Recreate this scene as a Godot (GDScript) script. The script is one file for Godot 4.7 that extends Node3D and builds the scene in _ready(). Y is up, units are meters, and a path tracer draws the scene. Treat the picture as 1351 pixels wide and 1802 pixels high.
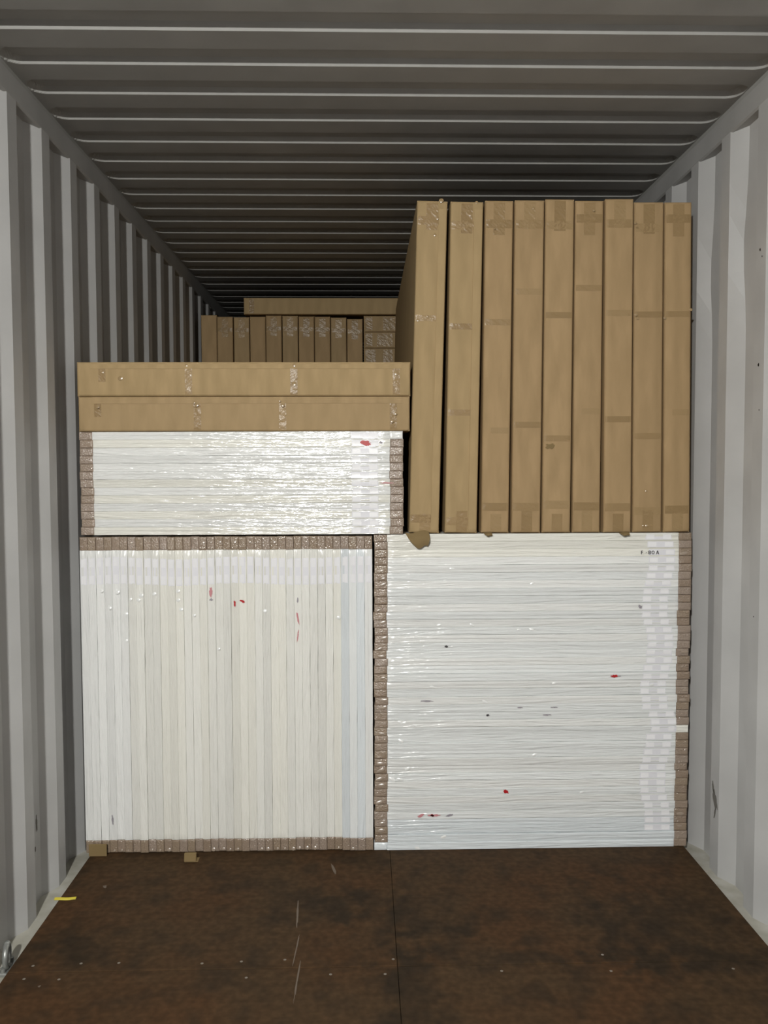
extends Node3D
# Inside of a loaded steel shipping container. x to the right, y up, the camera looks down -z from the door end.

const HALF := 1.176            # half the clear width between the inner faces of the side walls
const ROOF := 2.69             # underside of the roof sheet
const NEAR := 1.40             # door end
const FAR := -11.68            # closed end
const FRONT := -3.11           # front plane of the cargo
const LONG := 2.1              # how deep the cargo reaches
const PITCH := 0.0291          # thickness of one wrapped panel in its stack
const WIDE := 1.185            # length of one wrapped panel
const CAP := 0.049

var mats := {}
var used := {}
var rough_noise := FastNoiseLite.new()

func _ready():
	setup_view()
	make_materials()
	build_shell()
	build_right_stack()
	build_left_stack()
	build_upper_stack()
	build_cartons()
	build_back_cartons()
	build_wrinkles()
	build_small_things()
	build_lamp()

# ------------------------------------------------------------------ camera, sky, lights, exposure
func setup_view():
	var cam := Camera3D.new()
	cam.name = "camera"
	cam.position = Vector3(-0.090, 1.4367, 0.0)
	cam.rotation = Vector3(-0.05166, -0.02317, -0.00323)
	cam.fov = 62.476
	cam.near = 0.03
	add_child(cam)
	cam.current = true
	var env := Environment.new()
	env.background_mode = Environment.BG_COLOR
	env.background_color = Color(0.30, 0.32, 0.34)
	env.background_energy_multiplier = 0.06
	env.tonemap_mode = Environment.TONE_MAPPER_LINEAR
	env.tonemap_exposure = 1.0
	env.sdfgi_enabled = true
	env.ssao_enabled = true
	env.ssil_enabled = true
	var we := WorldEnvironment.new()
	we.name = "environment"
	we.environment = env
	add_child(we)

const LAMP_AT := Vector3(-0.69, 2.44, 1.10)

func build_lamp():
	# the clamp lamp that lights the container, fixed to the left roof rail at the door end and out of the camera's view
	var t = thing("clamp_lamp", "black clamp lamp fixed to the left roof rail at the door", "lamp", LAMP_AT)
	var st = stool()
	add_box(st, Vector3(0, 0, 0.04), Vector3(0.20, 0.16, 0.05), 0.008)
	commit(st, "lamp_housing", mats.black, t)
	st = stool()
	add_box(st, Vector3(0, 0, 0.013), Vector3(0.13, 0.10, 0.004), 0.001)
	commit(st, "lamp_glass", mats.glow, t)
	st = stool()
	add_path_tube(st, [Vector3(-0.09, 0, 0.05), Vector3(-0.18, 0.02, 0.05), Vector3(-0.38, 0.15, 0.05), Vector3(-0.480, 0.18, 0.05)], 0.011, 8)
	commit(st, "arm", mats.black, t)
	st = stool()
	add_box(st, Vector3(-0.475, 0.18, 0.05), Vector3(0.040, 0.10, 0.05), 0.004)
	commit(st, "clamp", mats.black, t)
	var l := AreaLight3D.new()
	l.name = "clamp_lamp_light"
	l.area_size = Vector2(0.12, 0.09)
	l.light_color = Color(1.0, 0.995, 0.975)
	l.light_energy = 19.2
	l.area_range = 30.0
	l.area_attenuation = 2.0
	l.shadow_enabled = true
	l.position = LAMP_AT
	l.rotation = Vector3(-0.62, -0.10, 0)
	add_child(l)

# ------------------------------------------------------------------ helpers
func numbered(called: String) -> String:
	if not used.has(called):
		used[called] = 0
		return called
	used[called] += 1
	return "%s_%03d" % [called, used[called]]

func thing(called: String, label: String, category: String, at := Vector3.ZERO, group := "") -> Node3D:
	var o := Node3D.new()
	o.name = numbered(called)
	add_child(o)
	o.position = at
	tag(o, label, category, group)
	return o

func tag(o: Node, label: String, category: String, group := ""):
	o.set_meta("label", label)
	o.set_meta("category", category)
	if group != "":
		o.set_meta("group", group)

func shell(called: String) -> Node3D:
	var o := Node3D.new()
	o.name = called
	add_child(o)
	o.set_meta("kind", "structure")
	return o

func stool() -> SurfaceTool:
	var st := SurfaceTool.new()
	st.begin(Mesh.PRIMITIVE_TRIANGLES)
	return st

func finish(st: SurfaceTool) -> ArrayMesh:
	st.generate_normals()
	st.generate_tangents()
	return st.commit()

func put(mesh: Mesh, called: String, m: Material, parent: Node) -> MeshInstance3D:
	var o := MeshInstance3D.new()
	o.name = called
	o.mesh = mesh
	o.material_override = m
	o.cast_shadow = GeometryInstance3D.SHADOW_CASTING_SETTING_ON
	parent.add_child(o, true)
	return o

func commit(st: SurfaceTool, called: String, m: Material, parent: Node) -> MeshInstance3D:
	return put(finish(st), called, m, parent)

func tri(st: SurfaceTool, a: Vector3, b: Vector3, c: Vector3, out: Vector3, ua := Vector2.ZERO, ub := Vector2.ZERO, uc := Vector2.ZERO):
	# Godot's front faces run clockwise
	if (b - a).cross(c - a).dot(out) > 0.0:
		var s := b; b = c; c = s
		var su := ub; ub = uc; uc = su
	st.set_uv(ua); st.add_vertex(a)
	st.set_uv(ub); st.add_vertex(b)
	st.set_uv(uc); st.add_vertex(c)

func quad(st: SurfaceTool, a: Vector3, b: Vector3, c: Vector3, d: Vector3, out: Vector3, uv := []):
	if uv.is_empty():
		var n := out.abs()
		for p in [a, b, c, d]:
			if n.z >= n.x and n.z >= n.y: uv.append(Vector2(p.x, p.y))
			elif n.y >= n.x: uv.append(Vector2(p.x, p.z))
			else: uv.append(Vector2(p.z, p.y))
	tri(st, a, b, c, out, uv[0], uv[1], uv[2])
	tri(st, a, c, d, out, uv[0], uv[2], uv[3])

func add_box(st: SurfaceTool, at: Vector3, size: Vector3, bevel := 0.0):
	# a box with chamfered edges
	st.set_smooth_group(-1)
	var h := size * 0.5
	var b: float = minf(bevel, minf(h.x, minf(h.y, h.z)) * 0.9)
	for ax in 3:
		var u := (ax + 1) % 3
		var v := (ax + 2) % 3
		for s in [-1.0, 1.0]:
			var n := Vector3.ZERO
			n[ax] = s
			var q := []
			for e in [[-1, -1], [1, -1], [1, 1], [-1, 1]]:
				var p := Vector3.ZERO
				p[ax] = h[ax] * s
				p[u] = (h[u] - b) * e[0]
				p[v] = (h[v] - b) * e[1]
				q.append(at + p)
			quad(st, q[0], q[1], q[2], q[3], n)
		if b <= 0.0:
			continue
		for su in [-1.0, 1.0]:
			for sv in [-1.0, 1.0]:
				var n := Vector3.ZERO
				n[u] = su
				n[v] = sv
				var q := []
				for e in [[-1, 0], [1, 0], [1, 1], [-1, 1]]:
					var p := Vector3.ZERO
					p[ax] = (h[ax] - b) * e[0]
					p[u] = (h[u] - (b if e[1] == 1 else 0.0)) * su
					p[v] = (h[v] - (0.0 if e[1] == 1 else b)) * sv
					q.append(at + p)
				quad(st, q[0], q[1], q[2], q[3], n)
	if b > 0.0:
		for sx in [-1.0, 1.0]:
			for sy in [-1.0, 1.0]:
				for sz in [-1.0, 1.0]:
					var s := Vector3(sx, sy, sz)
					tri(st, at + Vector3(h.x, h.y - b, h.z - b) * s, at + Vector3(h.x - b, h.y, h.z - b) * s, at + Vector3(h.x - b, h.y - b, h.z) * s, s)

func add_tube(st: SurfaceTool, a: Vector3, b: Vector3, r: float, sides := 10):
	var d := (b - a).normalized()
	var u := d.cross(Vector3.UP if absf(d.y) < 0.9 else Vector3.RIGHT).normalized()
	var v := d.cross(u)
	for k in sides:
		var e0 := u * cos(TAU * k / sides) + v * sin(TAU * k / sides)
		var e1 := u * cos(TAU * (k + 1) / sides) + v * sin(TAU * (k + 1) / sides)
		st.set_smooth_group(1)
		quad(st, a + e0 * r, a + e1 * r, b + e1 * r, b + e0 * r, e0 + e1)
		st.set_smooth_group(-1)
		tri(st, a, a + e0 * r, a + e1 * r, -d)
		tri(st, b, b + e0 * r, b + e1 * r, d)

func add_path_tube(st: SurfaceTool, pts: Array, r: float, sides := 8, closed := false):
	st.set_smooth_group(1)
	var n := pts.size()
	var rings := []
	for i in n:
		var p0: Vector3 = pts[(i - 1 + n) % n] if closed or i > 0 else pts[i]
		var p1: Vector3 = pts[(i + 1) % n] if closed or i < n - 1 else pts[i]
		var d := (p1 - p0).normalized()
		var u := d.cross(Vector3(0.13, 0.2, 0.97)).normalized()
		var v := d.cross(u)
		var ring := []
		for k in sides:
			ring.append(pts[i] + (u * cos(TAU * k / sides) + v * sin(TAU * k / sides)) * r)
		rings.append(ring)
	for i in (n if closed else n - 1):
		var j := (i + 1) % n
		for k in sides:
			var k1 := (k + 1) % sides
			var out: Vector3 = rings[i][k] + rings[i][k1] - pts[i] * 2.0
			quad(st, rings[i][k], rings[i][k1], rings[j][k1], rings[j][k], out)

# how far the front of a soft box stands out at (x, y): rounded edges plus slow dents
func puff(x: float, y: float, lx: float, ly: float, r: float, dent: float, seed: float, stretch: Vector2) -> float:
	var ex: float = maxf(0.0, absf(x) - (lx * 0.5 - r)) / r
	var ey: float = maxf(0.0, absf(y) - (ly * 0.5 - r)) / r
	var e: float = minf(1.0, sqrt(ex * ex + ey * ey))
	var z := -r * (1.0 - sqrt(maxf(0.0, 1.0 - e * e)))
	return z + front_skew * x + dent * rough_noise.get_noise_3d(x * stretch.x, y * stretch.y, seed * 37.0) * (1.0 - e * 0.5)

func cuts(l: float, r: float, inner: int) -> Array:
	var a := []
	for k in 4:
		a.append(-l * 0.5 + r * (1.0 - cos(PI * 0.5 * k / 3.0)))
	for k in range(1, inner):
		a.append(lerpf(-l * 0.5 + r, l * 0.5 - r, float(k) / inner))
	for k in 4:
		a.append(l * 0.5 - r * (1.0 - cos(PI * 0.5 * (3 - k) / 3.0)))
	return a

# a soft-edged box: its front lies at z = 0 and faces +z, its body reaches back to z = -deep
func soft_box(lx: float, ly: float, deep: float, r: float, nx: int, ny: int, dent: float, seed: float, stretch := Vector2(60, 60), uvo := Vector2.ZERO) -> ArrayMesh:
	var st := stool()
	var xs := cuts(lx, r, nx)
	var ys := cuts(ly, r, ny)
	var p := []
	for y in ys:
		var row := []
		for x in xs:
			row.append(Vector3(x, y, puff(x, y, lx, ly, r, dent, seed, stretch)))
		p.append(row)
	st.set_smooth_group(1)
	for j in ys.size() - 1:
		for i in xs.size() - 1:
			var q := [p[j][i], p[j][i + 1], p[j + 1][i + 1], p[j + 1][i]]
			var uv := []
			for w in q: uv.append(Vector2(w.x, w.y) + uvo)
			quad(st, q[0], q[1], q[2], q[3], Vector3(0, 0, 1), uv)
	st.set_smooth_group(-1)
	var hx := lx * 0.5
	var hy := ly * 0.5
	for i in xs.size() - 1:
		for s in [0, ys.size() - 1]:
			var a: Vector3 = p[s][i]
			var b: Vector3 = p[s][i + 1]
			var o := Vector3(0, -1 if s == 0 else 1, 0)
			quad(st, a, b, Vector3(b.x, b.y, -deep), Vector3(a.x, a.y, -deep), o)
	for j in ys.size() - 1:
		for s in [0, xs.size() - 1]:
			var a: Vector3 = p[j][s]
			var b: Vector3 = p[j + 1][s]
			var o := Vector3(-1 if s == 0 else 1, 0, 0)
			quad(st, a, b, Vector3(b.x, b.y, -deep), Vector3(a.x, a.y, -deep), o)
	quad(st, Vector3(-hx, -hy, -deep), Vector3(hx, -hy, -deep), Vector3(hx, hy, -deep), Vector3(-hx, hy, -deep), Vector3(0, 0, -1))
	return finish(st)

# a thin strip that lies on the front of a soft box, over x0..x1 and y0..y1 of it
func on_front(x0: float, x1: float, y0: float, y1: float, lx: float, ly: float, r: float, dent: float, seed: float, stretch: Vector2, thick: float, crumple := 0.0) -> ArrayMesh:
	var st := stool()
	st.set_smooth_group(1)
	var nx: int = maxi(2, int((x1 - x0) / 0.008))
	var ny: int = maxi(2, int((y1 - y0) / 0.008))
	var p := []
	for j in ny + 1:
		var row := []
		for i in nx + 1:
			var x := lerpf(x0, x1, float(i) / nx)
			var y := lerpf(y0, y1, float(j) / ny)
			var c := crumple * (0.5 + 0.5 * rough_noise.get_noise_3d(x * 900.0, y * 900.0, seed * 11.0 + 5.0))
			row.append(Vector3(x, y, puff(x, y, lx, ly, r, dent, seed, stretch) + thick + c))
		p.append(row)
	for j in ny:
		for i in nx:
			quad(st, p[j][i], p[j][i + 1], p[j + 1][i + 1], p[j + 1][i], Vector3(0, 0, 1))
	st.set_smooth_group(-1)
	var back := Vector3(0, 0, -thick - crumple)
	for i in nx:
		quad(st, p[0][i], p[0][i + 1], p[0][i + 1] + back, p[0][i] + back, Vector3(0, -1, 0))
		quad(st, p[ny][i], p[ny][i + 1], p[ny][i + 1] + back, p[ny][i] + back, Vector3(0, 1, 0))
	for j in ny:
		quad(st, p[j][0], p[j + 1][0], p[j + 1][0] + back, p[j][0] + back, Vector3(-1, 0, 0))
		quad(st, p[j][nx], p[j + 1][nx], p[j + 1][nx] + back, p[j][nx] + back, Vector3(1, 0, 0))
	return finish(st)

# a flat smear of paint, ink or dirt with a ragged outline, facing +z, at z 0..thick
func smear(rx: float, ry: float, seed: float, thick := 0.0005, slant := 0.0) -> ArrayMesh:
	var st := stool()
	st.set_smooth_group(-1)
	var n := 22
	var rim := []
	for k in n:
		var a := TAU * k / n
		var f := 0.75 + 0.55 * rough_noise.get_noise_3d(cos(a) * 70.0, sin(a) * 70.0, seed * 53.0)
		var q := Vector2(cos(a) * rx * f, sin(a) * ry * f).rotated(slant)
		rim.append(Vector3(q.x, q.y, thick))
	var c := Vector3(0, 0, thick)
	for k in n:
		var a: Vector3 = rim[k]
		var b: Vector3 = rim[(k + 1) % n]
		tri(st, c, a, b, Vector3(0, 0, 1))
		quad(st, a, b, b - Vector3(0, 0, thick), a - Vector3(0, 0, thick), a + b - c * 2.0)
	return finish(st)

# ------------------------------------------------------------------ materials
func noise(seed: int, freq: float, octaves := 4) -> FastNoiseLite:
	var n := FastNoiseLite.new()
	n.seed = seed
	n.noise_type = FastNoiseLite.TYPE_SIMPLEX_SMOOTH
	n.frequency = freq
	n.fractal_octaves = octaves
	return n

func mat(c: Color, rough: float, spec := 0.5) -> StandardMaterial3D:
	var m := StandardMaterial3D.new()
	m.albedo_color = c
	m.roughness = rough
	m.metallic_specular = spec
	return m

func streak_normals(seed: int, side: int, fx: float, fy: float, strength: float, warp := 0.0) -> ImageTexture:
	# wrinkles drawn out along u; the picture wraps round in both directions
	var n := noise(seed, 1.0, 4)
	var im := Image.create(side, side, false, Image.FORMAT_RGBA8)
	for y in side:
		for x in side:
			var u := float(x) / side
			var v := float(y) / side
			var a := TAU * u
			# blended wrap in v
			var h0 := n.get_noise_3d(cos(a) * fx, sin(a) * fx, v * fy + warp * sin(a))
			var h1 := n.get_noise_3d(cos(a) * fx, sin(a) * fx, (v - 1.0) * fy + warp * sin(a))
			var h := lerpf(h0, h1, v) * 0.5 + 0.5
			im.set_pixel(x, y, Color(h, h, h))
	im.bump_map_to_normal_map(strength)
	return ImageTexture.create_from_image(im)

func tint_texture(seed: int, side: int, freq: float, a: Color, b: Color, stretch := Vector2.ONE) -> ImageTexture:
	var n := noise(seed, freq, 5)
	var im := Image.create(side, side, false, Image.FORMAT_RGBA8)
	for y in side:
		for x in side:
			var wx := float(x) / side
			var wy := float(y) / side
			var v := 0.0
			# four-way blend so that the tile has no seam
			for e in [[0, 0], [1, 0], [0, 1], [1, 1]]:
				var wt := (wx if e[0] == 1 else 1.0 - wx) * (wy if e[1] == 1 else 1.0 - wy)
				v += wt * n.get_noise_2d((x - e[0] * side) * stretch.x, (y - e[1] * side) * stretch.y)
			im.set_pixel(x, y, a.lerp(b, clampf(v * 1.3 + 0.5, 0, 1)))
	return ImageTexture.create_from_image(im)

func world_tex(m: StandardMaterial3D, tex: Texture2D, scale: float):
	m.albedo_texture = tex
	m.uv1_triplanar = true
	m.uv1_world_triplanar = true
	m.uv1_scale = Vector3.ONE * scale

func make_materials():
	rough_noise.seed = 7
	rough_noise.frequency = 0.02
	rough_noise.fractal_octaves = 3
	# painted steel
	var steel := tint_texture(3, 256, 0.012, Color(0.93, 0.93, 0.93), Color(1, 1, 1))
	mats.steel = mat(Color(0.770, 0.770, 0.768), 0.5, 0.4)
	world_tex(mats.steel, steel, 0.7)
	mats.roof = mat(Color(0.67, 0.667, 0.655), 0.55, 0.4)
	world_tex(mats.roof, steel, 0.9)
	mats.rail = mat(Color(0.70, 0.70, 0.695), 0.5, 0.4)
	world_tex(mats.rail, steel, 0.8)
	mats.ledge = mat(Color(0.76, 0.755, 0.725), 0.6, 0.4)
	world_tex(mats.ledge, tint_texture(31, 256, 0.03, Color(0.88, 0.87, 0.84), Color(1, 1, 1)), 1.3)
	# wrapped panels
	var film := streak_normals(11, 512, 0.9, 30.0, 7.0, 0.6)
	var fine := streak_normals(19, 512, 2.6, 22.0, 9.0, 1.2)
	var whites := {
		"cream": Color(0.940, 0.936, 0.905), "warm": Color(0.935, 0.934, 0.912), "cool": Color(0.925, 0.936, 0.936),
		"pale": Color(0.940, 0.944, 0.938), "blue": Color(0.895, 0.918, 0.932)}
	for k in whites:
		# three close shades of each, as the boards differ
		mats[k] = []
		mats["glossy_" + k] = []
		for f in [1.0, 0.978, 0.955]:
			var c: Color = whites[k]
			var m := mat(Color(c.r * f, c.g * f, c.b * f), 0.20, 0.55)
			m.normal_enabled = true
			m.normal_texture = film
			m.normal_scale = 0.9
			m.uv1_scale = Vector3(1.1, 3.2, 1)
			mats[k].append(m)
			var g: StandardMaterial3D = m.duplicate()
			g.roughness = 0.17
			g.metallic_specular = 0.9
			g.normal_scale = 1.1
			mats["glossy_" + k].append(g)
	mats.film_white = mat(Color(0.93, 0.935, 0.93), 0.27, 1.0)
	mats.film_cap = mat(Color(0.61, 0.55, 0.49), 0.27, 1.0)
	mats.film_card = mat(Color(0.63, 0.535, 0.39), 0.27, 1.0)
	mats.tape_soft = mat(Color(0.932, 0.932, 0.945), 0.3, 0.5)
	mats.tape_white = mat(Color(0.905, 0.905, 0.928), 0.3, 0.5)
	mats.tape_bright = mat(Color(0.968, 0.968, 0.98), 0.3, 0.5)
	mats.caps = []
	for c in [Color(0.600, 0.533, 0.470), Color(0.577, 0.508, 0.442), Color(0.615, 0.553, 0.500), Color(0.588, 0.520, 0.447)]:
		var m := mat(c, 0.13, 0.8)
		m.normal_enabled = true
		m.normal_texture = fine
		m.normal_scale = 1.1
		m.uv1_scale = Vector3(6.0, 9.0, 1)
		mats.caps.append(m)
	# cardboard and the tape on it
	var fibre := tint_texture(23, 256, 0.02, Color(0.93, 0.93, 0.92), Color(1, 1, 1), Vector2(1.0, 0.25))
	mats.cards = []
	for c in [Color(0.688, 0.592, 0.440), Color(0.682, 0.577, 0.432), Color(0.674, 0.570, 0.427), Color(0.677, 0.580, 0.437)]:
		var m := mat(c, 0.75, 0.3)
		m.albedo_texture = fibre
		m.uv1_scale = Vector3(3.0, 3.0, 1)
		mats.cards.append(m)
	mats.tapes = []
	for c in [Color(0.598, 0.502, 0.362), Color(0.622, 0.526, 0.384), Color(0.578, 0.484, 0.346)]:
		var m := mat(c, 0.30, 0.35)
		m.normal_enabled = true
		m.normal_texture = fine
		m.normal_scale = 0.3
		m.uv1_scale = Vector3(2.0, 2.0, 1)
		mats.tapes.append(m)
	mats.torn = mat(Color(0.52, 0.445, 0.315), 0.8, 0.2)
	mats.red = mat(Color(0.72, 0.13, 0.15), 0.35)
	mats.pink = mat(Color(0.80, 0.55, 0.57), 0.35)
	mats.ink = mat(Color(0.25, 0.24, 0.25), 0.5)
	mats.grey_ink = mat(Color(0.60, 0.58, 0.61), 0.5)
	mats.dirt = mat(Color(0.47, 0.46, 0.44), 0.8, 0.2)
	mats.rust = mat(Color(0.18, 0.15, 0.13), 0.9, 0.2)
	mats.black = mat(Color(0.06, 0.06, 0.065), 0.5)
	mats.galvanised = mat(Color(0.62, 0.63, 0.62), 0.38, 0.5)
	mats.galvanised.metallic = 0.6
	mats.screw = mat(Color(0.50, 0.47, 0.43), 0.45)
	mats.scratch = mat(Color(0.42, 0.37, 0.32), 0.6)
	mats.yellow = mat(Color(0.80, 0.74, 0.24), 0.6)
	mats.wall_back = mat(Color(0.70, 0.70, 0.69), 0.6)
	mats.glow = mat(Color(1, 1, 1), 0.4)
	mats.glow.emission_enabled = true
	mats.glow.emission = Color(1.0, 0.97, 0.91)
	mats.glow.emission_energy_multiplier = 3.0
	var fl := mat(Color(0.93, 0.90, 0.84), 0.72, 0.22)
	fl.albedo_texture = floor_texture()
	fl.uv1_scale = Vector3.ONE
	mats.floor = fl
	mats.joint = mat(Color(0.10, 0.085, 0.075), 0.9, 0.1)

func floor_texture() -> ImageTexture:
	# stained container plywood over 2.24 m by 2.4 m
	var side := 640
	var big := noise(41, 0.006, 4)
	var mid := noise(43, 0.02, 4)
	var fine := noise(47, 0.11, 3)
	var grain := noise(53, 0.05, 3)
	var im := Image.create(side, side, false, Image.FORMAT_RGBA8)
	var brown := Color(0.312, 0.252, 0.192)
	var red := Color(0.325, 0.245, 0.178)
	var dark := Color(0.222, 0.190, 0.158)
	# worn and blackened spots seen on the boards, in metres (x, z) and radii
	var spots := [[-0.96, -2.50, 0.16, 0.11], [0.80, -2.55, 0.22, 0.30], [0.05, -2.62, 0.20, 0.16], [0.02, -2.2, 0.10, 0.30], [0.93, -2.36, 0.30, 0.07], [0.35, -2.39, 0.35, 0.04], [-0.25, -2.72, 0.2, 0.12]]
	for y in side:
		for x in side:
			var wx := (float(x) / side - 0.5) * 2.24
			var wz := -1.2 - 2.4 * float(y) / side
			var b := big.get_noise_2d(x, y)
			var c := brown.lerp(red, clampf(b * 1.6 + 0.35 + clampf(-wx - 0.75, 0, 0.4), 0, 1))
			var d := clampf(mid.get_noise_2d(x, y) * 1.5 - 0.02, 0, 1) * 0.75
			for s in spots:
				var q := Vector2((wx - s[0]) / s[2], (wz - s[1]) / s[3]).length()
				d += clampf(0.8 - q * 0.75 + mid.get_noise_2d(x * 1.7 + 300, y * 1.7) * 0.8, 0, 0.7)
			c = c.lerp(dark, clampf(d, 0, 0.95))
			var f := 1.0 + fine.get_noise_2d(x, y) * 0.16 + grain.get_noise_2d(x * 0.25, y * 3.0) * 0.07
			c = Color(c.r * f, c.g * f, c.b * f)
			im.set_pixel(x, y, c)
	return ImageTexture.create_from_image(im)

# ------------------------------------------------------------------ the container itself
const WAVE := [[0.0, 0.0], [0.070, 0.0], [0.138, 0.036], [0.210, 0.036], [0.278, 0.0]]
const CREASE := -2.665

func side_wall(called: String, s: float, dents: Array) -> Node3D:
	# pressed steel sheet with trapezoid waves, closed behind by a flat face
	var root := shell(called)
	var st := stool()
	st.set_smooth_group(-1)
	var knots := []
	var z0 := CREASE + 0.278 * ceil((NEAR - CREASE) / 0.278)
	while z0 > FAR:
		for k in 4:
			knots.append([z0 - WAVE[k][0], WAVE[k][1], k])
		z0 -= 0.278
	var ys := []
	for k in 27:
		ys.append(lerpf(-0.042, 2.62, k / 26.0))
	var rows := []
	for kn in knots:
		var col := []
		for y in ys:
			var z: float = clampf(kn[0], FAR, NEAR)
			var dx: float = kn[1]
			# the ends of the waves run out against the rails
			for d in dents:
				var w := exp(-pow((y - d[0]) / d[1], 2.0)) * exp(-pow((kn[0] - d[2]) / 0.09, 2.0))
				if kn[2] == 3: z += d[3] * w
				if kn[2] == 2: z += d[3] * 0.5 * w
			col.append(Vector3(s * (HALF + dx), y, z))
		rows.append(col)
	for i in rows.size() - 1:
		for j in ys.size() - 1:
			quad(st, rows[i][j], rows[i + 1][j], rows[i + 1][j + 1], rows[i][j + 1], Vector3(-s, 0, 0))
	var xo := s * (HALF + 0.055)
	var lo := Vector3(xo, -0.042, NEAR)
	quad(st, lo, Vector3(xo, -0.042, FAR), Vector3(xo, 2.62, FAR), Vector3(xo, 2.62, NEAR), Vector3(s, 0, 0))
	quad(st, Vector3(s * HALF, -0.042, NEAR), lo, Vector3(xo, 2.62, NEAR), Vector3(s * HALF, 2.62, NEAR), Vector3(0, 0, 1))
	commit(st, "corrugated_sheet", mats.steel, root)
	return root

func build_shell():
	var left = side_wall("wall_left", -1.0, [])
	var right = side_wall("wall_right", 1.0, [[2.18, 0.16, CREASE - 0.21 - 0.0, -0.030], [2.16, 0.15, CREASE - 0.278 - 0.21, -0.026], [2.2, 0.2, CREASE + 0.278 - 0.21, -0.02]])
	# scuffs on the steel
	for d in [[right, 1, 0.235, -2.99, 0.022, 0.045, mats.dirt, 0.3], [right, 1, 0.275, -3.005, 0.008, 0.03, mats.dirt, 0.3], [right, 1, 0.185, -2.985, 0.007, 0.03, mats.dirt, -0.3], [left, -1, 0.235, -2.845, 0.008, 0.035, mats.dirt, 0.0], [left, -1, 0.15, -2.83, 0.005, 0.012, mats.dirt, 0.0]]:
		var o := put(smear(d[4], d[5], d[2] * 91.0, 0.0005, d[7]), "scuff", d[6], d[0])
		if d[1] < 0:
			o.position = Vector3(-HALF - 0.036, d[2], CREASE - 0.174 + (d[3] + 2.84))
		else:
			o.position = Vector3(HALF, d[2], CREASE - 0.278 - 0.035 + (d[3] + 2.99))
		o.rotation.y = -d[1] * PI / 2
		o.position.x -= d[1] * 0.0006
	for d in [[1.765, -2.70, 0.006], [2.13, -2.705, 0.005], [2.105, -2.69, 0.003], [1.62, -2.69, 0.003], [0.95, -2.70, 0.003]]:
		var o := put(smear(d[2], d[2] * 1.2, d[0] * 10.0), "rust_spot", mats.rust, right)
		o.position = Vector3(HALF - 0.0006, d[0], d[1])
		o.rotation.y = -PI / 2
	# closed end and the frame of the door end
	var back := shell("wall_back")
	var st := stool()
	add_box(st, Vector3(0, 1.36, FAR - 0.03), Vector3(2.56, 2.76, 0.06), 0.0)
	commit(st, "end_panel", mats.wall_back, back)
	# rails along the roof and the floor
	for s in [-1.0, 1.0]:
		var nm := "left" if s < 0 else "right"
		var rail := shell("trim_1" if s < 0 else "trim_2")
		st = stool()
		add_box(st, Vector3(s * (HALF + 0.037), 2.625, (NEAR + FAR) / 2), Vector3(0.076, 0.08, NEAR - FAR), 0.006)
		commit(st, "top_rail", mats.rail, rail)
		st = stool()
		add_box(st, Vector3(s * (HALF + 0.052), 2.70, (NEAR + FAR) / 2), Vector3(0.074, 0.08, NEAR - FAR), 0.002)
		commit(st, "roof_flange", mats.roof, rail)
		var base := shell("baseboard_" + nm)
		st = stool()
		add_box(st, Vector3(s * (1.117 + 0.0625), -0.088, (NEAR + FAR) / 2), Vector3(0.125, 0.10, NEAR - FAR), 0.004)
		commit(st, "bottom_rail", mats.ledge, base)
	build_roof()
	build_floor()

func build_roof():
	# one pressed sheet: a low flat face with long round-ended recesses pressed up into it
	var root := shell("ceiling")
	var st := stool()
	var zf := -2.4967
	var half_w := 0.0525
	var half_l := 1.188
	var ramp := 0.0135
	var high := 0.020
	var xs := []
	for k in 16: xs.append(-1.215 + 0.085 * k / 15.0)
	for k in range(1, 12): xs.append(lerpf(-1.13, 1.13, k / 12.0))
	for k in 16: xs.append(1.13 + 0.085 * k / 15.0)
	var zs := [0.0, 0.0035, 0.007, 0.0105, 0.014, 0.025, 0.04, 0.0525, 0.065, 0.080, 0.091, 0.0945, 0.098, 0.1015, 0.105, 0.13, 0.157, 0.183, 0.209]
	var first := int(ceil((NEAR - zf) / 0.209))
	var last := int(ceil((zf - FAR) / 0.209))
	st.set_smooth_group(-1)
	for i in range(-first, last):
		var z0 := zf - 0.209 * i
		if z0 + 0.209 < FAR: continue
		var p := []
		for dz in zs:
			var row := []
			for x in xs:
				# distance inside the rounded outline of the recess
				var q := Vector2(absf(x) - (half_l - 0.05), absf(dz - half_w) - (half_w - 0.05))
				var d := Vector2(maxf(q.x, 0), maxf(q.y, 0)).length() + minf(maxf(q.x, q.y), 0.0) - 0.05
				var t := clampf(-d / ramp, 0, 1)
				row.append(Vector3(x, ROOF + high * t, z0 + dz))
			p.append(row)
		for j in zs.size() - 1:
			for k in xs.size() - 1:
				# flat faces and ramps are creased where they meet
				quad(st, p[j][k], p[j][k + 1], p[j + 1][k + 1], p[j + 1][k], Vector3(0, -1, 0))
	commit(st, "corrugated_sheet", mats.roof, root)
	st = stool()
	add_box(st, Vector3(0, ROOF + 0.045, (NEAR + FAR) / 2), Vector3(2.56, 0.03, NEAR - FAR), 0.0)
	commit(st, "outer_skin", mats.roof, root)

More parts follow.
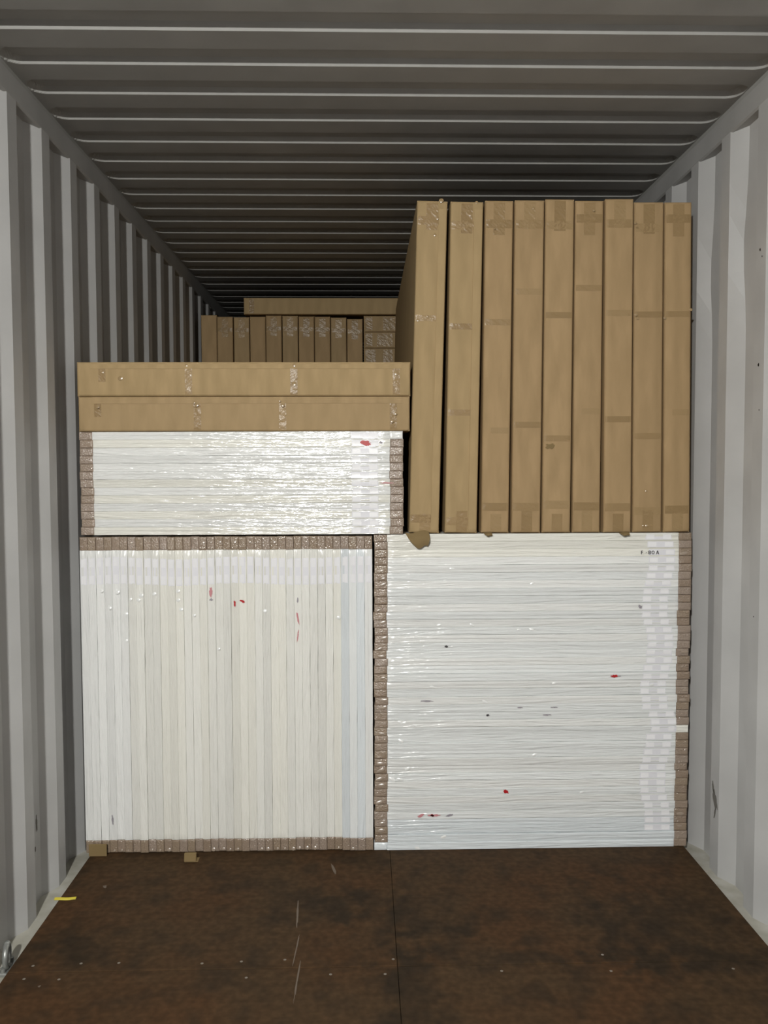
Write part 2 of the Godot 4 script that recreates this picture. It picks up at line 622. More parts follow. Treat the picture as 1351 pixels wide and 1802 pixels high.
func build_floor():
	var root := shell("floor")
	var st := stool()
	add_box(st, Vector3(0, -0.055, (NEAR + FAR) / 2), Vector3(2.226, 0.05, NEAR - FAR), 0.0)
	commit(st, "underfloor", mats.joint, root)
	var seams := [NEAR, -2.367, -4.767, -7.167, -9.567, FAR]
	for k in seams.size() - 1:
		for s in [-1.0, 1.0]:
			st = stool()
			st.set_smooth_group(-1)
			var xa := 0.0006
			var xb := 1.1165
			var za: float = seams[k] - 0.002
			var zb: float = seams[k + 1] + 0.002
			var c := 0.0012
			var q := []
			for e in [[xa + c, za - c], [xb - c, za - c], [xb - c, zb + c], [xa + c, zb + c]]:
				q.append(Vector3(e[0] * s, 0, e[1]))
			var o := []
			for e in [[xa, za], [xb, za], [xb, zb], [xa, zb]]:
				o.append(Vector3(e[0] * s, -c, e[1]))
			quad(st, q[0], q[1], q[2], q[3], Vector3.UP, floor_uv(q))
			for n in 4:
				var m := (n + 1) % 4
				var side: Vector3 = (o[n] + o[m]) * 0.5 - (q[0] + q[2]) * 0.5
				side.y = 0.3
				quad(st, q[n], q[m], o[m], o[n], side, floor_uv([q[n], q[m], o[m], o[n]]))
				var dn := Vector3(0, -0.028, 0)
				side.y = 0
				quad(st, o[n], o[m], o[m] + dn, o[n] + dn, side, floor_uv([o[n], o[m], o[m], o[n]]))
			commit(st, "plywood_board", mats.floor, root)
	# screws along the cross joint and the worn scratches
	var sm := stool()
	sm.set_smooth_group(-1)
	for k in 10:
		var a := Vector3(cos(TAU * k / 10.0), 0, sin(TAU * k / 10.0)) * 0.0045
		var b := Vector3(cos(TAU * (k + 1) / 10.0), 0, sin(TAU * (k + 1) / 10.0)) * 0.0045
		tri(sm, Vector3(0, 0.0012, 0), a, b, Vector3.UP)
	var screw := finish(sm)
	var rng := RandomNumberGenerator.new()
	rng.seed = 5
	for x in [-1.07, -0.94, -0.83, -0.58, -0.44, -0.33, -0.19, -0.03, 0.30, 0.62, 0.95]:
		for dz in [0.035, -0.035]:
			if rng.randf() < 0.35: continue
			var o := put(screw, "screw", mats.screw, root)
			o.position = Vector3(x + rng.randf_range(-0.02, 0.02), 0.0, -2.367 + dz + rng.randf_range(-0.008, 0.008))
	for d in [[-0.312, -2.66, 0.004, 0.10, 0.06], [-0.30, -2.46, 0.0025, 0.11, -0.05], [-0.285, -2.30, 0.003, 0.12, -0.02], [-0.205, -2.96, 0.006, 0.05, 0.2], [-0.99, -2.86, 0.008, 0.014, 0.5], [-1.0, -2.30, 0.005, 0.006, 0.1], [-0.86, -2.12, 0.006, 0.006, 0.4]]:
		var o := put(smear(d[2], d[3], d[0] * 40.0, 0.0005), "scratch", mats.scratch, root)
		o.rotation = Vector3(-PI / 2, d[4], 0)
		o.position = Vector3(d[0], 0.0002, d[1])

func floor_uv(q: Array) -> Array:
	var uv := []
	for p in q:
		uv.append(Vector2(p.x / 2.24 + 0.5, (-1.2 - p.z) / 2.4))
	return uv

# ------------------------------------------------------------------ wrapped white panels
var panel_bodies := []
var panel_caps := []
var rights := []
var lefts := []
var cartons := []
var wides := []
var skewed := []
var front_skew := 0.0
const RB := 0.0016
const BOARD := 0.0288
const DENT := 0.0026
const SKEW := 0.022
const WRINKLE := Vector2(30, 3600)

func panel_meshes():
	if not panel_bodies.is_empty(): return
	for v in 8:
		panel_bodies.append(soft_box(WIDE - CAP * 2, BOARD, LONG - 0.02, RB, 46, 8, DENT, 3.0 + v, WRINKLE, Vector2(0.37 * v, 0.171 * v)))
	front_skew = SKEW
	for v in 8:
		skewed.append(soft_box(WIDE - CAP * 2, BOARD, LONG - 0.02, RB, 46, 8, DENT, 3.0 + v, WRINKLE, Vector2(0.37 * v, 0.171 * v)))
	front_skew = 0.0
	for v in 4:
		panel_caps.append(soft_box(CAP, 0.0288, LONG - 0.02, 0.0034, 5, 3, 0.004, 40.0 + v, Vector2(300, 300), Vector2(0.13 * v, 0.27 * v)))

# a panel lies along its own x axis and shows its front to +z; the taped end is at +x
func make_panel(label: String, group: String, white: String, variant: int, cap_a: Material, cap_b: Material, skew := 0.0) -> Node3D:
	panel_meshes()
	var t := thing("wrapped_panel", label, "panel", Vector3.ZERO, group)
	put((skewed if skew != 0.0 else panel_bodies)[variant % 8], "board", mats[white][(variant * 5 + int(used["wrapped_panel"]) * 7) % 3], t)
	for s in [-1.0, 1.0]:
		var c := put(panel_caps[(variant + (1 if s > 0 else 0)) % 4], "end_cap", cap_a if s < 0 else cap_b, t)
		c.position = Vector3(s * (WIDE - CAP) * 0.5, 0, -0.001 + s * skew * (WIDE - CAP) * 0.5)
	return t

func add_tape(t: Node3D, variant: int, at: float, wide := 0.098, soft := false):
	var lx := WIDE - CAP * 2
	var sd := 3.0 + variant % 8
	var hy := PITCH * 0.5 - 0.0035
	var tp := put(on_front(at - wide / 2, at + wide / 2, -hy, hy, lx, BOARD, RB, DENT, sd, WRINKLE, 0.0005), "tape", mats.tape_white, t)
	for s in [-1.0, 1.0]:
		var c: float = at + s * (wide / 2 - 0.018)
		put(on_front(c - 0.015, c + 0.015, -hy * 0.72, hy * 0.72, lx, BOARD, RB, DENT, sd, WRINKLE, 0.0011), "tape_end", mats.tape_soft if soft else mats.tape_bright, tp)

func mark(t: Node3D, x: float, y: float, rx: float, ry: float, m: Material, seed: float, slant := 0.0, lift := 0.0):
	var o := put(smear(rx, ry, seed, 0.0006, slant), "ink_mark", m, t)
	o.position = Vector3(x, y, 0.0022 + lift)

func ordinal(n: int) -> String:
	var small := ["", "first", "second", "third", "fourth", "fifth", "sixth", "seventh", "eighth", "ninth", "tenth", "eleventh", "twelfth", "thirteenth", "fourteenth", "fifteenth", "sixteenth", "seventeenth", "eighteenth", "nineteenth"]
	var tens := {20: "twentieth", 30: "thirtieth", 40: "fortieth"}
	var stem := {20: "twenty", 30: "thirty", 40: "forty"}
	if n < 20: return small[n]
	if tens.has(n): return tens[n]
	var d := n - n % 10
	return stem[d] + "-" + small[n % 10]

func build_right_stack():
	var rng := RandomNumberGenerator.new()
	rng.seed = 101
	var n := 41
	for i in n:   # from the floor up
		var from_top := n - i
		var white := "cool"
		if i >= n - 3: white = "cream"
		elif i < 4: white = "blue"
		elif rng.randf() < 0.35: white = "pale"
		var v := rng.randi_range(0, 7)
		var label := "white wrapped panel, %s from the top of the flat right-hand stack" % ordinal(from_top)
		if i == 0: label = "bottom white wrapped panel of the flat right-hand stack, lying on the floor"
		if i == n - 1: label = "top cream wrapped panel of the right-hand stack, under the upright cartons"
		var ca: Material = mats.caps[rng.randi_range(0, 3)]
		var cb: Material = mats.caps[rng.randi_range(0, 3)]
		if i == 0: ca = mats.blue[0]
		if i == 15: cb = mats.cream[0]
		var t := make_panel(label, "panels lying in the right-hand stack", white, v, ca, cb)
		t.position = Vector3(0.536 + rng.randf_range(-0.003, 0.003), PITCH * (i + 0.5) + 0.0008, FRONT + rng.randf_range(-0.0035, 0.0035) + (0.004 if i == 0 else 0.0))
		rights.append(t)
		if i > 1: add_tape(t, v, 0.468 + sin(i * 0.55) * 0.012 + (0.02 if i > 14 and i < 18 else 0.0))
		for d in [[22, 0.8428, 0.017, 0.007, mats.red, 0.1], [22, 0.862, 0.008, 0.003, mats.grey_ink, 0.0], [7, 0.438, 0.013, 0.009, mats.red, -0.5], [4, 0.116, 0.016, 0.007, mats.pink, 0.4], [4, 0.165, 0.03, 0.005, mats.pink, 0.0], [4, 0.16, 0.008, 0.006, mats.red, 0.0], [4, 0.225, 0.016, 0.005, mats.grey_ink, 0.2], [26, 0.2125, 0.008, 0.005, mats.ink, 0.0], [17, 0.3684, 0.008, 0.006, mats.ink, 0.2], [18, 0.49, 0.014, 0.003, mats.grey_ink, 0.0], [18, 0.6187, 0.018, 0.003, mats.grey_ink, 0.0], [17, 0.59, 0.022, 0.003, mats.grey_ink, 0.0], [31, 0.936, 0.011, 0.007, mats.grey_ink, -0.5], [19, 0.14, 0.03, 0.004, mats.grey_ink, 0.0]]:
			if d[0] == i: mark(t, d[1] - t.position.x, 0.001, d[2], d[3], d[4], d[1] * 17.0 + d[2] * 400.0, d[5])
		if i == 38:
			# small dark print beside the tape
			var tm := TextMesh.new()
			tm.text = "F  · BO A"
			var f := SystemFont.new()
			f.font_names = ["Droid Sans"]
			f.font_weight = 700
			tm.font = f
			tm.font_size = 16
			tm.pixel_size = 0.0011
			tm.depth = 0.0005
			var o := put(tm, "print", mats.ink, t)
			o.position = Vector3(0.972 - t.position.x, -0.001, 0.004)
			o.set_meta("label", "small dark print")

func build_left_stack():
	var rng := RandomNumberGenerator.new()
	rng.seed = 202
	var n := 37
	for i in n:   # from the wall to the middle
		var white := "warm"
		if i >= n - 4: white = "blue" if i % 2 == 1 else "cool"
		elif i < 6: white = "pale"
		elif rng.randf() < 0.5: white = "cream"
		if i == n - 1: white = "pale"
		var v := rng.randi_range(0, 7)
		var label := "white wrapped panel standing upright, %s from the left container wall" % ordinal(i + 1)
		if i == 0: label = "white wrapped panel standing upright, closest to the left container wall"
		if i == n - 1: label = "white wrapped panel standing upright, last beside the right-hand stack"
		var t := make_panel(label, "panels standing upright in the left-hand stack", white, v, mats.caps[rng.randi_range(0, 3)], mats.caps[rng.randi_range(0, 3)])
		t.rotation.z = PI / 2
		t.position = Vector3(-1.135 + 0.0290 * (i + 0.5), WIDE / 2 + 0.002 + rng.randf_range(0.0, 0.0018), FRONT + rng.randf_range(-0.0025, 0.0025) + (0.008 if i >= n - 4 else 0.0))
		lefts.append(t)
		add_tape(t, v, 0.465 + sin(i * 0.4) * 0.004, 0.098, true)
		for d in [[20, 0.948, 0.012, 0.006, mats.red, 1.2], [19, 0.941, 0.014, 0.004, mats.red, 0.1], [27, 0.885, 0.03, 0.004, mats.pink, 0.12], [27, 0.82, 0.03, 0.003, mats.pink, -0.12], [16, 0.985, 0.02, 0.008, mats.pink, 0.0], [16, 0.955, 0.006, 0.008, mats.grey_ink, 0.0], [27, 0.95, 0.012, 0.004, mats.grey_ink, 0.0], [3, 0.13, 0.025, 0.004, mats.grey_ink, 0.05]]:
			if d[0] == i: mark(t, d[1] - t.position.y, 0.001, d[2], d[3], d[4], d[1] * 23.0 + d[2] * 300.0, d[5])

func build_upper_stack():
	var rng := RandomNumberGenerator.new()
	rng.seed = 303
	var n := 13
	for i in n:   # from below
		var white := "glossy_pale"
		if rng.randf() < 0.4: white = "glossy_cream"
		var v := rng.randi_range(0, 7)
		var label := "white wrapped panel, %s from the bottom of the small upper-left stack" % ordinal(i + 1)
		if i == n - 1: label = "top glossy white wrapped panel directly under the two flat cartons"
		var cb: Material = mats.caps[2 if rng.randf() < 0.6 else 0]
		if i == n - 1: cb = mats.pale[0]
		var t := make_panel(label, "panels lying in the upper-left stack", white, v, mats.caps[2 if rng.randf() < 0.6 else 0], cb, SKEW)
		t.position = Vector3(-0.5395 + rng.randf_range(-0.002, 0.002), 1.1945 + PITCH * (i + 0.5) + 0.0004 * i * 0, FRONT + rng.randf_range(-0.002, 0.002))
		front_skew = SKEW
		add_tape(t, v, 0.452)
		front_skew = 0.0
		if i == 11:
			mark(t, 0.455, 0.0, 0.026, 0.012, mats.red, 4.0, -0.25, 0.010)
			mark(t, 0.51, 0.002, 0.008, 0.005, mats.grey_ink, 6.0, 0.0, 0.011)
		if i == 6:
			mark(t, 0.53, 0.0, 0.03, 0.003, mats.pink, 9.0, 0.0, 0.0117)

# ------------------------------------------------------------------ cartons
const RC := 0.008
const SAG := Vector2(25, 25)

# a carton shows its narrow front to +z; bands are [x0, x1, y0, y1] from the middle of that front
func make_carton(label: String, group: String, lx: float, ly: float, deep: float, card: Material, seed: float, bands: Array) -> Node3D:
	var t := thing("cardboard_carton", label, "carton", Vector3.ZERO, group)
	put(soft_box(lx, ly, deep, RC, maxi(4, int(lx / 0.03)), maxi(4, int(ly / 0.03)), 0.004, seed, SAG, Vector2(seed * 0.37, seed * 0.21)), "box", card, t)
	var k := 0
	for b in bands:
		var x0: float = clampf(b[0], -lx / 2 + 0.001, lx / 2 - 0.001)
		var x1: float = clampf(b[1], -lx / 2 + 0.001, lx / 2 - 0.001)
		var y0: float = clampf(b[2], -ly / 2 + 0.001, ly / 2 - 0.001)
		var y1: float = clampf(b[3], -ly / 2 + 0.001, ly / 2 - 0.001)
		put(on_front(x0, x1, y0, y1, lx, ly, RC, 0.004, seed, SAG, 0.0004, 0.0004), "tape", mats.tapes[(k + int(seed)) % 3], t)
		k += 1
	return t

func build_cartons():
	# nine upright cartons on the right-hand stack: left edges below and above, with the heights of their tape bands
	var low := [0.064, 0.1954, 0.3367, 0.4508, 0.5651, 0.6766, 0.7921, 0.9049, 1.0192, 1.1268]
	var top := [0.1013, 0.2225, 0.3521, 0.4598, 0.5718, 0.682, 0.7902, 0.8979, 1.0105, 1.114]
	var tops := [2.405, 2.402, 2.4085, 2.409, 2.4135, 2.41, 2.4144, 2.405, 2.405]
	var bands := [
		[2.335, 1.984, 1.25], [2.317, 1.953, 1.64, 1.24], [2.325, 1.97, 1.575, 1.293], [2.322, 2.08, 1.595, 1.293],
		[2.32, 1.995, 1.545, 1.30], [2.345, 2.095, 1.645, 1.293], [2.325, 2.002, 1.615, 1.29], [2.312, 1.998, 1.553, 1.275], [2.345, 2.0, 1.64, 1.28]]
	var base := PITCH * 41 + 0.003
	var words := ["leftmost upright carton with a torn lower corner, above the right-hand stack", "second upright carton from the left with a flap fold down its face"]
	for i in 9:
		var gap := 0.007 if i < 2 else 0.005
		var wl: float = low[i + 1] - low[i]
		var wt: float = top[i + 1] - top[i]
		var w: float = minf(wl, wt) - gap - (0.004 if i < 2 else 0.0)
		var h: float = tops[i] - base
		var cx_low: float = (low[i] + low[i + 1]) / 2
		var cx_top: float = (top[i] + top[i + 1]) / 2
		var lean := atan2(cx_top - cx_low, h)
		var mid := Vector3((cx_low + cx_top) / 2, base + h / 2 + absf(sin(lean)) * w / 2, FRONT + 0.004 * sin(i * 2.3))
		var bb := []
		var k := 0
		for y in bands[i]:
			var c: float = y - mid.y
			var th := 0.030 if k == 0 or k == bands[i].size() - 1 else 0.022
			var part := i % 3 == 2 and k == 2
			bb.append([-w / 2 + (0.03 if part else 0.004), w / 2 - 0.004, c - th / 2, c + th / 2])
			k += 1
		bb.append([-0.021, 0.021, h / 2 - 0.105 - 0.01 * (i % 3), h / 2 - 0.002])
		bb.append([-0.018, 0.022, -h / 2 + 0.004, -h / 2 + 0.07 + 0.012 * (i % 2)])
		var label: String = words[i] if i < 2 else "upright brown cardboard carton, %s from the left in the tall row" % ordinal(i + 1)
		if i == 8: label = "rightmost upright brown carton against the right container wall"
		var t := make_carton(label, "tall upright cartons on the right-hand stack", w, h, LONG, mats.cards[0 if i < 2 else 1 + i % 2], 60.0 + i, bb)
		t.position = mid
		t.rotation.z = -lean
		cartons.append(t)
		if i < 2:
			# outer flap that overlaps the face, its cut edge running down the carton
			put(on_front(w * 0.22, w * 0.47, -h / 2 + 0.012, h / 2 - 0.03, w, h, RC, 0.004, 60.0 + i, SAG, 0.0034), "flap", mats.cards[0], t)
		if i == 0:
			torn_corner(t, Vector3(-w / 2 + 0.028, -h / 2 + 0.004, 0.002), 0.085, 0.055)
		if i == 2: torn_corner(t, Vector3(-0.03, -h / 2 + 0.002, 0.001), 0.03, 0.014)
		if i == 6: torn_corner(t, Vector3(0.02, -h / 2 + 0.002, 0.001), 0.035, 0.014)
		if i == 4:
			var o := put(smear(0.022, 0.014, 8.0, 0.0006, 0.3), "dent_scuff", mats.torn, t)
			o.position = Vector3(-0.028, 1.516 - mid.y, 0.0035)
	# two wide cartons lying on the upper-left stack
	var y0 := 1.1945 + PITCH * 13 + 0.0015
	for i in 2:
		var w := 1.207 if i == 0 else 1.21
		var h := 0.126 if i == 0 else 0.1235
		var cx := -0.5255 if i == 0 else -0.525
		var bb := []
		for x in ([-1.058, -0.698, -0.3875, 0.0176] if i == 0 else [-1.0388, -0.7268, -0.3451, 0.0285]):
			bb.append([x - cx - 0.013, x - cx + 0.013, -h / 2 + 0.004 if x > -1.0 else -0.01, h / 2 - 0.002])
		var t := make_carton("lower of the two wide cartons lying on the upper-left stack" if i == 0 else "upper of the two wide cartons lying on the upper-left stack", "wide cartons lying on the upper-left stack", w, h, LONG, mats.cards[0 if i == 1 else 3], 80.0 + i, bb)
		t.position = Vector3(cx, y0 + h / 2, FRONT + 0.006 * i)
		y0 += h + 0.0012
		wides.append(t)
		# lid flap along the upper edge
		put(on_front(-w / 2 + 0.05, w / 2 - 0.03, h * 0.30, h / 2 - 0.001, w, h, RC, 0.004, 80.0 + i, SAG, 0.0016), "flap", mats.cards[0 if i == 1 else 3], t)

func torn_corner(t: Node3D, at: Vector3, w: float, h: float):
	# a crushed tongue of board hanging off the lower edge
	var st := stool()
	st.set_smooth_group(1)
	var rows := 7
	var p := []
	for j in rows:
		var v := float(j) / (rows - 1)
		var row := []
		for i in 7:
			var u := float(i) / 6 - 0.5
			var ww := w * (1.0 - 0.55 * v * v)
			row.append(at + Vector3(u * ww + 0.25 * w * v, -h * v + 0.12 * h * sin(u * 5.0), 0.006 + 0.018 * sin(v * PI * 0.8) + 0.004 * rough_noise.get_noise_2d(i * 40.0, j * 40.0)))
		p.append(row)
	var th := Vector3(0, 0, -0.003)
	for j in rows - 1:
		for i in 6:
			quad(st, p[j][i], p[j][i + 1], p[j + 1][i + 1], p[j + 1][i], Vector3(0, 0, 1))
			quad(st, p[j][i] + th, p[j][i + 1] + th, p[j + 1][i + 1] + th, p[j + 1][i] + th, Vector3(0, 0, -1))
	st.set_smooth_group(-1)
	for i in 6:
		quad(st, p[rows - 1][i], p[rows - 1][i + 1], p[rows - 1][i + 1] + th, p[rows - 1][i] + th, Vector3(0, -1, 0))
	for j in rows - 1:
		quad(st, p[j][0], p[j + 1][0], p[j + 1][0] + th, p[j][0] + th, Vector3(-1, 0, 0))
		quad(st, p[j][6], p[j + 1][6], p[j + 1][6] + th, p[j][6] + th, Vector3(1, 0, 0))
	commit(st, "torn_flap", mats.torn, t)

func build_back_cartons():
	var z := -5.48
	var deep := 1.2
	var x0 := -1.132
	var step := 0.1037
	var h := 2.418
	for i in 10:
		var hh: float = h - [0.0, 0.012, 0.012, 0.008, 0.004, 0.004, 0.006, 0.01, 0.016, 0.022][i]
		var bb := [[-0.045, 0.045, hh / 2 - 0.095, hh / 2 - 0.07], [-0.02, 0.02, hh / 2 - 0.13, hh / 2 - 0.004]]
		var label := "dim brown carton at the back, %s from the left in the upright row" % ordinal(i + 1)
		var t := make_carton(label, "upright cartons at the back", step - 0.004, hh, deep, mats.cards[1 + i % 3], 100.0 + i, bb if i != 0 and i != 3 else [])
		t.position = Vector3(x0 + step * (i + 0.5), hh / 2 + 0.002, z + 0.01 * sin(i * 1.9))
	# short upright ones, mostly hidden, that carry the three lying cartons
	var short := 2.104
	for i in 3:
		var t := make_carton("short upright carton at the back, %s of three under the lying cartons" % ordinal(i + 1), "short cartons carrying the lying back cartons", 0.11, short, deep, mats.cards[2], 120.0 + i, [])
		t.position = Vector3([-0.03, 0.5, 1.05][i], short / 2 + 0.002, z - 0.01)
	var names := ["bottom", "middle", "top"]
	var y := short + 0.004
	for i in 3:
		var hh := 0.1015
		var bb := []
		for x in [-0.58, -0.56 + 0.07 * i, -0.45]:
			bb.append([x - 0.03, x + 0.03, -hh / 2 + 0.01, hh / 2 - 0.01])
		var t := make_carton("%s of the three lying cartons at the back beside the tall cartons" % names[i], "lying cartons at the back", 1.21, hh, deep, mats.cards[3], 130.0 + i, bb)
		t.position = Vector3(0.516, y + hh / 2, z)
		y += hh + 0.0015
	var tt := make_carton("single long carton lying on top of the back row, under the roof", "", 1.21, 0.104, deep, mats.cards[0], 140.0, [[-0.57, -0.54, -0.045, 0.045], [0.42, 0.45, -0.045, 0.045]])
	tt.position = Vector3(-0.247, y + 0.052 + 0.003, z + 0.03)

# ------------------------------------------------------------------ puckers in the tape and the film
# [x, y, size] in metres and pixels-wide steps on the front plane
const PUCKERS := {
	"c": [[0.108, 1.977, 3], [0.143, 1.991, 2], [0.164, 1.983, 2], [0.228, 1.961, 2], [0.193, 2.405, 5], [0.180, 2.342, 3], [0.170, 2.283, 3], [0.300, 2.355, 3], [0.321, 2.399, 3], [0.387, 2.306, 2], [0.528, 2.380, 3], [0.750, 2.373, 3], [0.903, 2.328, 3], [0.909, 2.314, 2], [0.909, 1.998, 4], [0.915, 1.984, 3], [1.016, 1.986, 3], [1.111, 2.015, 3], [0.315, 1.251, 3], [0.955, 1.350, 2], [0.959, 1.221, 3], [0.946, 1.221, 2], [0.310, 1.642, 2]],
	"w": [[-1.038, 1.788, 3], [-0.973, 1.766, 5], [-0.734, 1.813, 3], [-0.722, 1.778, 3], [-0.343, 1.813, 4], [-0.343, 1.745, 5], [0.028, 1.781, 4], [-1.057, 1.663, 4], [-0.699, 1.669, 4], [-0.709, 1.677, 2], [-0.387, 1.668, 4], [-0.397, 1.683, 2], [0.013, 1.608, 3], [0.026, 1.637, 3]],
	"l": [[-1.050, 0.990, 4], [-0.996, 0.985, 5], [-0.955, 0.958, 3], [-0.930, 0.955, 4], [-0.903, 0.972, 5], [-0.867, 0.978, 4], [-0.962, 0.905, 5], [-1.022, 0.927, 4], [-0.780, 0.988, 4], [-0.785, 0.954, 4], [-0.762, 0.920, 4], [-0.725, 0.897, 3], [-0.631, 0.771, 3], [-0.466, 0.912, 4], [-0.185, 0.885, 4], [-0.135, 0.697, 3], [-0.083, 0.979, 3], [-0.962, 0.804, 4]],
	"r": [[0.233, 1.066, 3], [0.532, 1.009, 3], [0.223, 1.066, 2], [0.357, 0.555, 4], [0.053, 0.489, 4], [0.078, 0.476, 3], [0.095, 0.469, 3], [0.531, 0.841, 3], [0.138, 0.844, 3], [0.185, 0.848, 3], [0.308, 0.849, 3], [0.709, 0.380, 3], [0.724, 0.212, 3], [0.898, 0.621, 3], [0.971, 0.627, 4], [0.984, 0.614, 3], [0.544, 0.360, 3], [0.480, 0.359, 3], [0.101, 0.006, 5], [0.202, 0.055, 4], [0.031, 0.123, 5], [0.010, 0.271, 5], [0.037, 0.269, 4], [0.685, 0.206, 3], [0.484, 0.841, 2], [0.042, 0.416, 4], [0.014, 0.442, 3], [0.067, 0.318, 4], [0.159, 0.615, 3], [0.121, 0.555, 3], [0.617, 0.636, 3]],
}

func pucker(rx: float, ry: float, high: float) -> ArrayMesh:
	# a low blister of glossy film, facing +z
	var st := stool()
	st.set_smooth_group(1)
	var rings := 5
	var n := 12
	var p := []
	for j in rings + 1:
		var f := float(j) / rings
		var row := []
		for k in n:
			var a := TAU * k / n
			row.append(Vector3(cos(a) * rx * f, sin(a) * ry * f, high * (1.0 - f * f)))
		p.append(row)
	for j in rings:
		for k in n:
			var k1 := (k + 1) % n
			tri(st, p[j][k], p[j + 1][k], p[j + 1][k1], Vector3(0, 0, 1))
			if j > 0: tri(st, p[j][k], p[j + 1][k1], p[j][k1], Vector3(0, 0, 1))
	return finish(st)

# sets a pucker on the front of its host: slack film sags, so its blisters lean a little upwards, each its own way
func lay(o: Node3D, host: Node3D, at: Vector3, narrow: bool, turn: float):
	if narrow: at.y = clampf(at.y, -0.005, 0.005)
	var p := host.to_global(at)
	var n := Vector3(-0.05 + 0.07 * sin(p.x * 91.0), 0.16 + 0.07 * sin(p.y * 77.0), 1.0).normalized()
	var x := Vector3.UP.cross(n).normalized()
	var b := Basis(x, n.cross(x), n).rotated(n, turn)
	o.transform = host.global_transform.affine_inverse() * Transform3D(b, p + Vector3(0, 0, 0.0016))

func build_wrinkles():
	var shapes := []
	for k in 6:
		shapes.append([pucker(0.0016 * k + 0.001, 0.0014 * k + 0.001, 0.00026 * k + 0.0001), pucker(0.0026 * k + 0.001, 0.0011 * k + 0.001, 0.00024 * k + 0.0001)])
	for kind in PUCKERS:
		var n := 0
		for q in PUCKERS[kind]:
			var at := Vector3(q[0], q[1], FRONT + 0.002)
			var host: Node3D
			var m: Material = mats.film_card
			if kind == "c":
				host = cartons[0]
				for c in cartons:
					var half: float = c.get_node("box").get_aabb().size.x * 0.5
					if absf(c.to_local(at).x) < half: host = c
			elif kind == "w":
				host = wides[1] if q[1] > wides[0].position.y + 0.063 else wides[0]
				at.z += 0.004
			elif kind == "l":
				host = lefts[clampi(int((q[0] + 1.135) / 0.029), 0, 36)]
				m = mats.film_white
			else:
				host = rights[clampi(int(q[1] / PITCH), 0, 40)]
				m = mats.film_white
			if kind == "r" and n % 3 == 2:
				n += 1
				continue
			var o := put(shapes[q[2]][0 if kind != "r" else 1], "film_pucker", m, host)
			lay(o, host, host.to_local(at), kind == "l" or kind == "r", 0.5 * sin(n * 1.7))
			n += 1
	# folds of film drawn across the brown ends beside the middle joint and by the right wall
	var rng := RandomNumberGenerator.new()
	rng.seed = 77
	for i in 41:
		for s in [-1.0, 1.0]:
			if rng.randf() < (0.5 if s < 0 else 0.78): continue
			var host: Node3D = rights[i]
			var o := put(shapes[rng.randi_range(2, 5)][1], "film_fold", mats.film_cap, host)
			lay(o, host, Vector3(s * (WIDE - CAP) * 0.5 + rng.randf_range(-0.010, 0.010), rng.randf_range(-0.008, 0.008), 0.0), true, rng.randf_range(0.0, 0.4))
	for i in 37:
		for s in [-1.0, 1.0]:
			if rng.randf() < 0.62: continue
			var host: Node3D = lefts[i]
			var o := put(shapes[rng.randi_range(2, 4)][0], "film_fold", mats.film_cap, host)
			lay(o, host, Vector3(s * (WIDE * 0.5 - (0.009 if s < 0 else 0.02)), rng.randf_range(-0.004, 0.004), 0.0), true, 0.0)

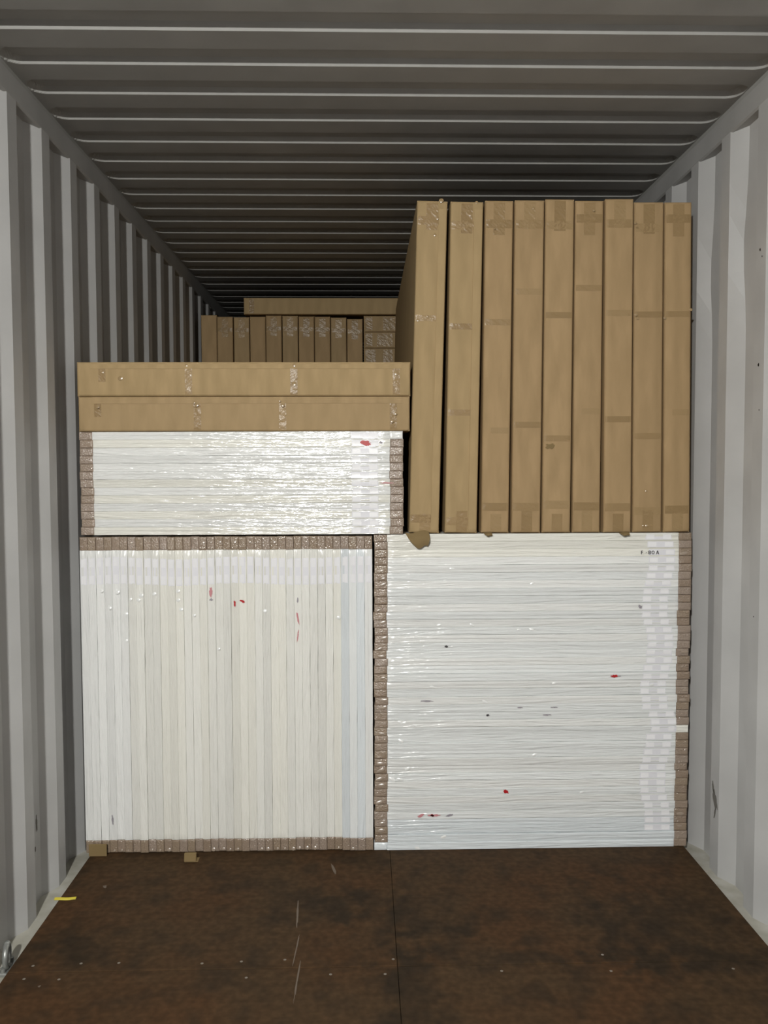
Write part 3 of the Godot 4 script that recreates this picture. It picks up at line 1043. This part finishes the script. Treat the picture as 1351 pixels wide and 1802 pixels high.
# ------------------------------------------------------------------ small things
func build_small_things():
	# lashing ring on the left bottom rail
	var t := thing("lashing_ring", "steel lashing ring on the left bottom rail at the picture edge", "ring", Vector3(-1.148, -0.0375, -2.44))
	var st := stool()
	var pts := []
	for k in 20:
		var a := TAU * k / 20.0
		pts.append(Vector3(0.012 * sin(a) * 0.6, 0.046 + 0.032 * cos(a), 0.030 * sin(a)))
	add_path_tube(st, pts, 0.0085, 8, true)
	commit(st, "ring", mats.galvanised, t)
	st = stool()
	add_box(st, Vector3(0, 0.006, 0), Vector3(0.03, 0.012, 0.075), 0.003)
	add_tube(st, Vector3(-0.012, 0.013, 0.0), Vector3(0.012, 0.013, 0.0), 0.009, 10)
	for e in [-0.028, 0.028]:
		add_tube(st, Vector3(0, 0.010, e), Vector3(0, 0.024, e), 0.008, 8)
	commit(st, "bracket", mats.galvanised, t)
	# yellow strip
	t = thing("plastic_strip", "short yellow plastic strip lying on the floor by the left wall", "strip", Vector3(-1.098, 0.0, -2.775))
	st = stool()
	st.set_smooth_group(1)
	for k in 8:
		var u0 := k / 8.0
		var u1 := (k + 1) / 8.0
		var a := Vector3(lerpf(-0.033, 0.038, u0), 0.0025 + 0.001 * sin(u0 * 7.0), 0.002 * sin(u0 * 5.0))
		var b := Vector3(lerpf(-0.033, 0.038, u1), 0.0025 + 0.001 * sin(u1 * 7.0), 0.002 * sin(u1 * 5.0))
		var w := Vector3(0, 0, 0.0045)
		var dn := Vector3(0, -0.0012, 0)
		var lift := Vector3(0, 0.004, 0)
		quad(st, a - w + lift, b - w + lift, b + w, a + w, Vector3(0, 1, 0.3))
		quad(st, a - w + lift + dn, b - w + lift + dn, b + w + dn, a + w + dn, Vector3(0, -1, -0.3))
		quad(st, a + w, b + w, b + w + dn, a + w + dn, Vector3(0, 0, 1))
	commit(st, "strip", mats.yellow, t)
	# cardboard scrap
	t = thing("cardboard_scrap", "small square cardboard scrap on the floor before the upright panels", "scrap", Vector3(-0.733, 0.0, -3.035))
	st = stool()
	add_box(st, Vector3(0, 0.0175, 0), Vector3(0.044, 0.031, 0.012), 0.002)
	var o := commit(st, "folded_board", mats.torn, t)
	o.rotation.x = -0.25
	st = stool()
	add_box(st, Vector3(0.004, 0.002, -0.014), Vector3(0.05, 0.003, 0.035), 0.001)
	commit(st, "base_ply", mats.torn, t)
	# loose sheet of board under the left end of the upright panels
	t = thing("cardboard_sheet", "folded tan cardboard piece at the lower left corner of the upright panels", "cardboard", Vector3(-1.085, 0.0, FRONT + 0.02))
	st = stool()
	add_box(st, Vector3(0, 0.024, 0), Vector3(0.066, 0.046, 0.005), 0.001)
	commit(st, "ply", mats.torn, t)
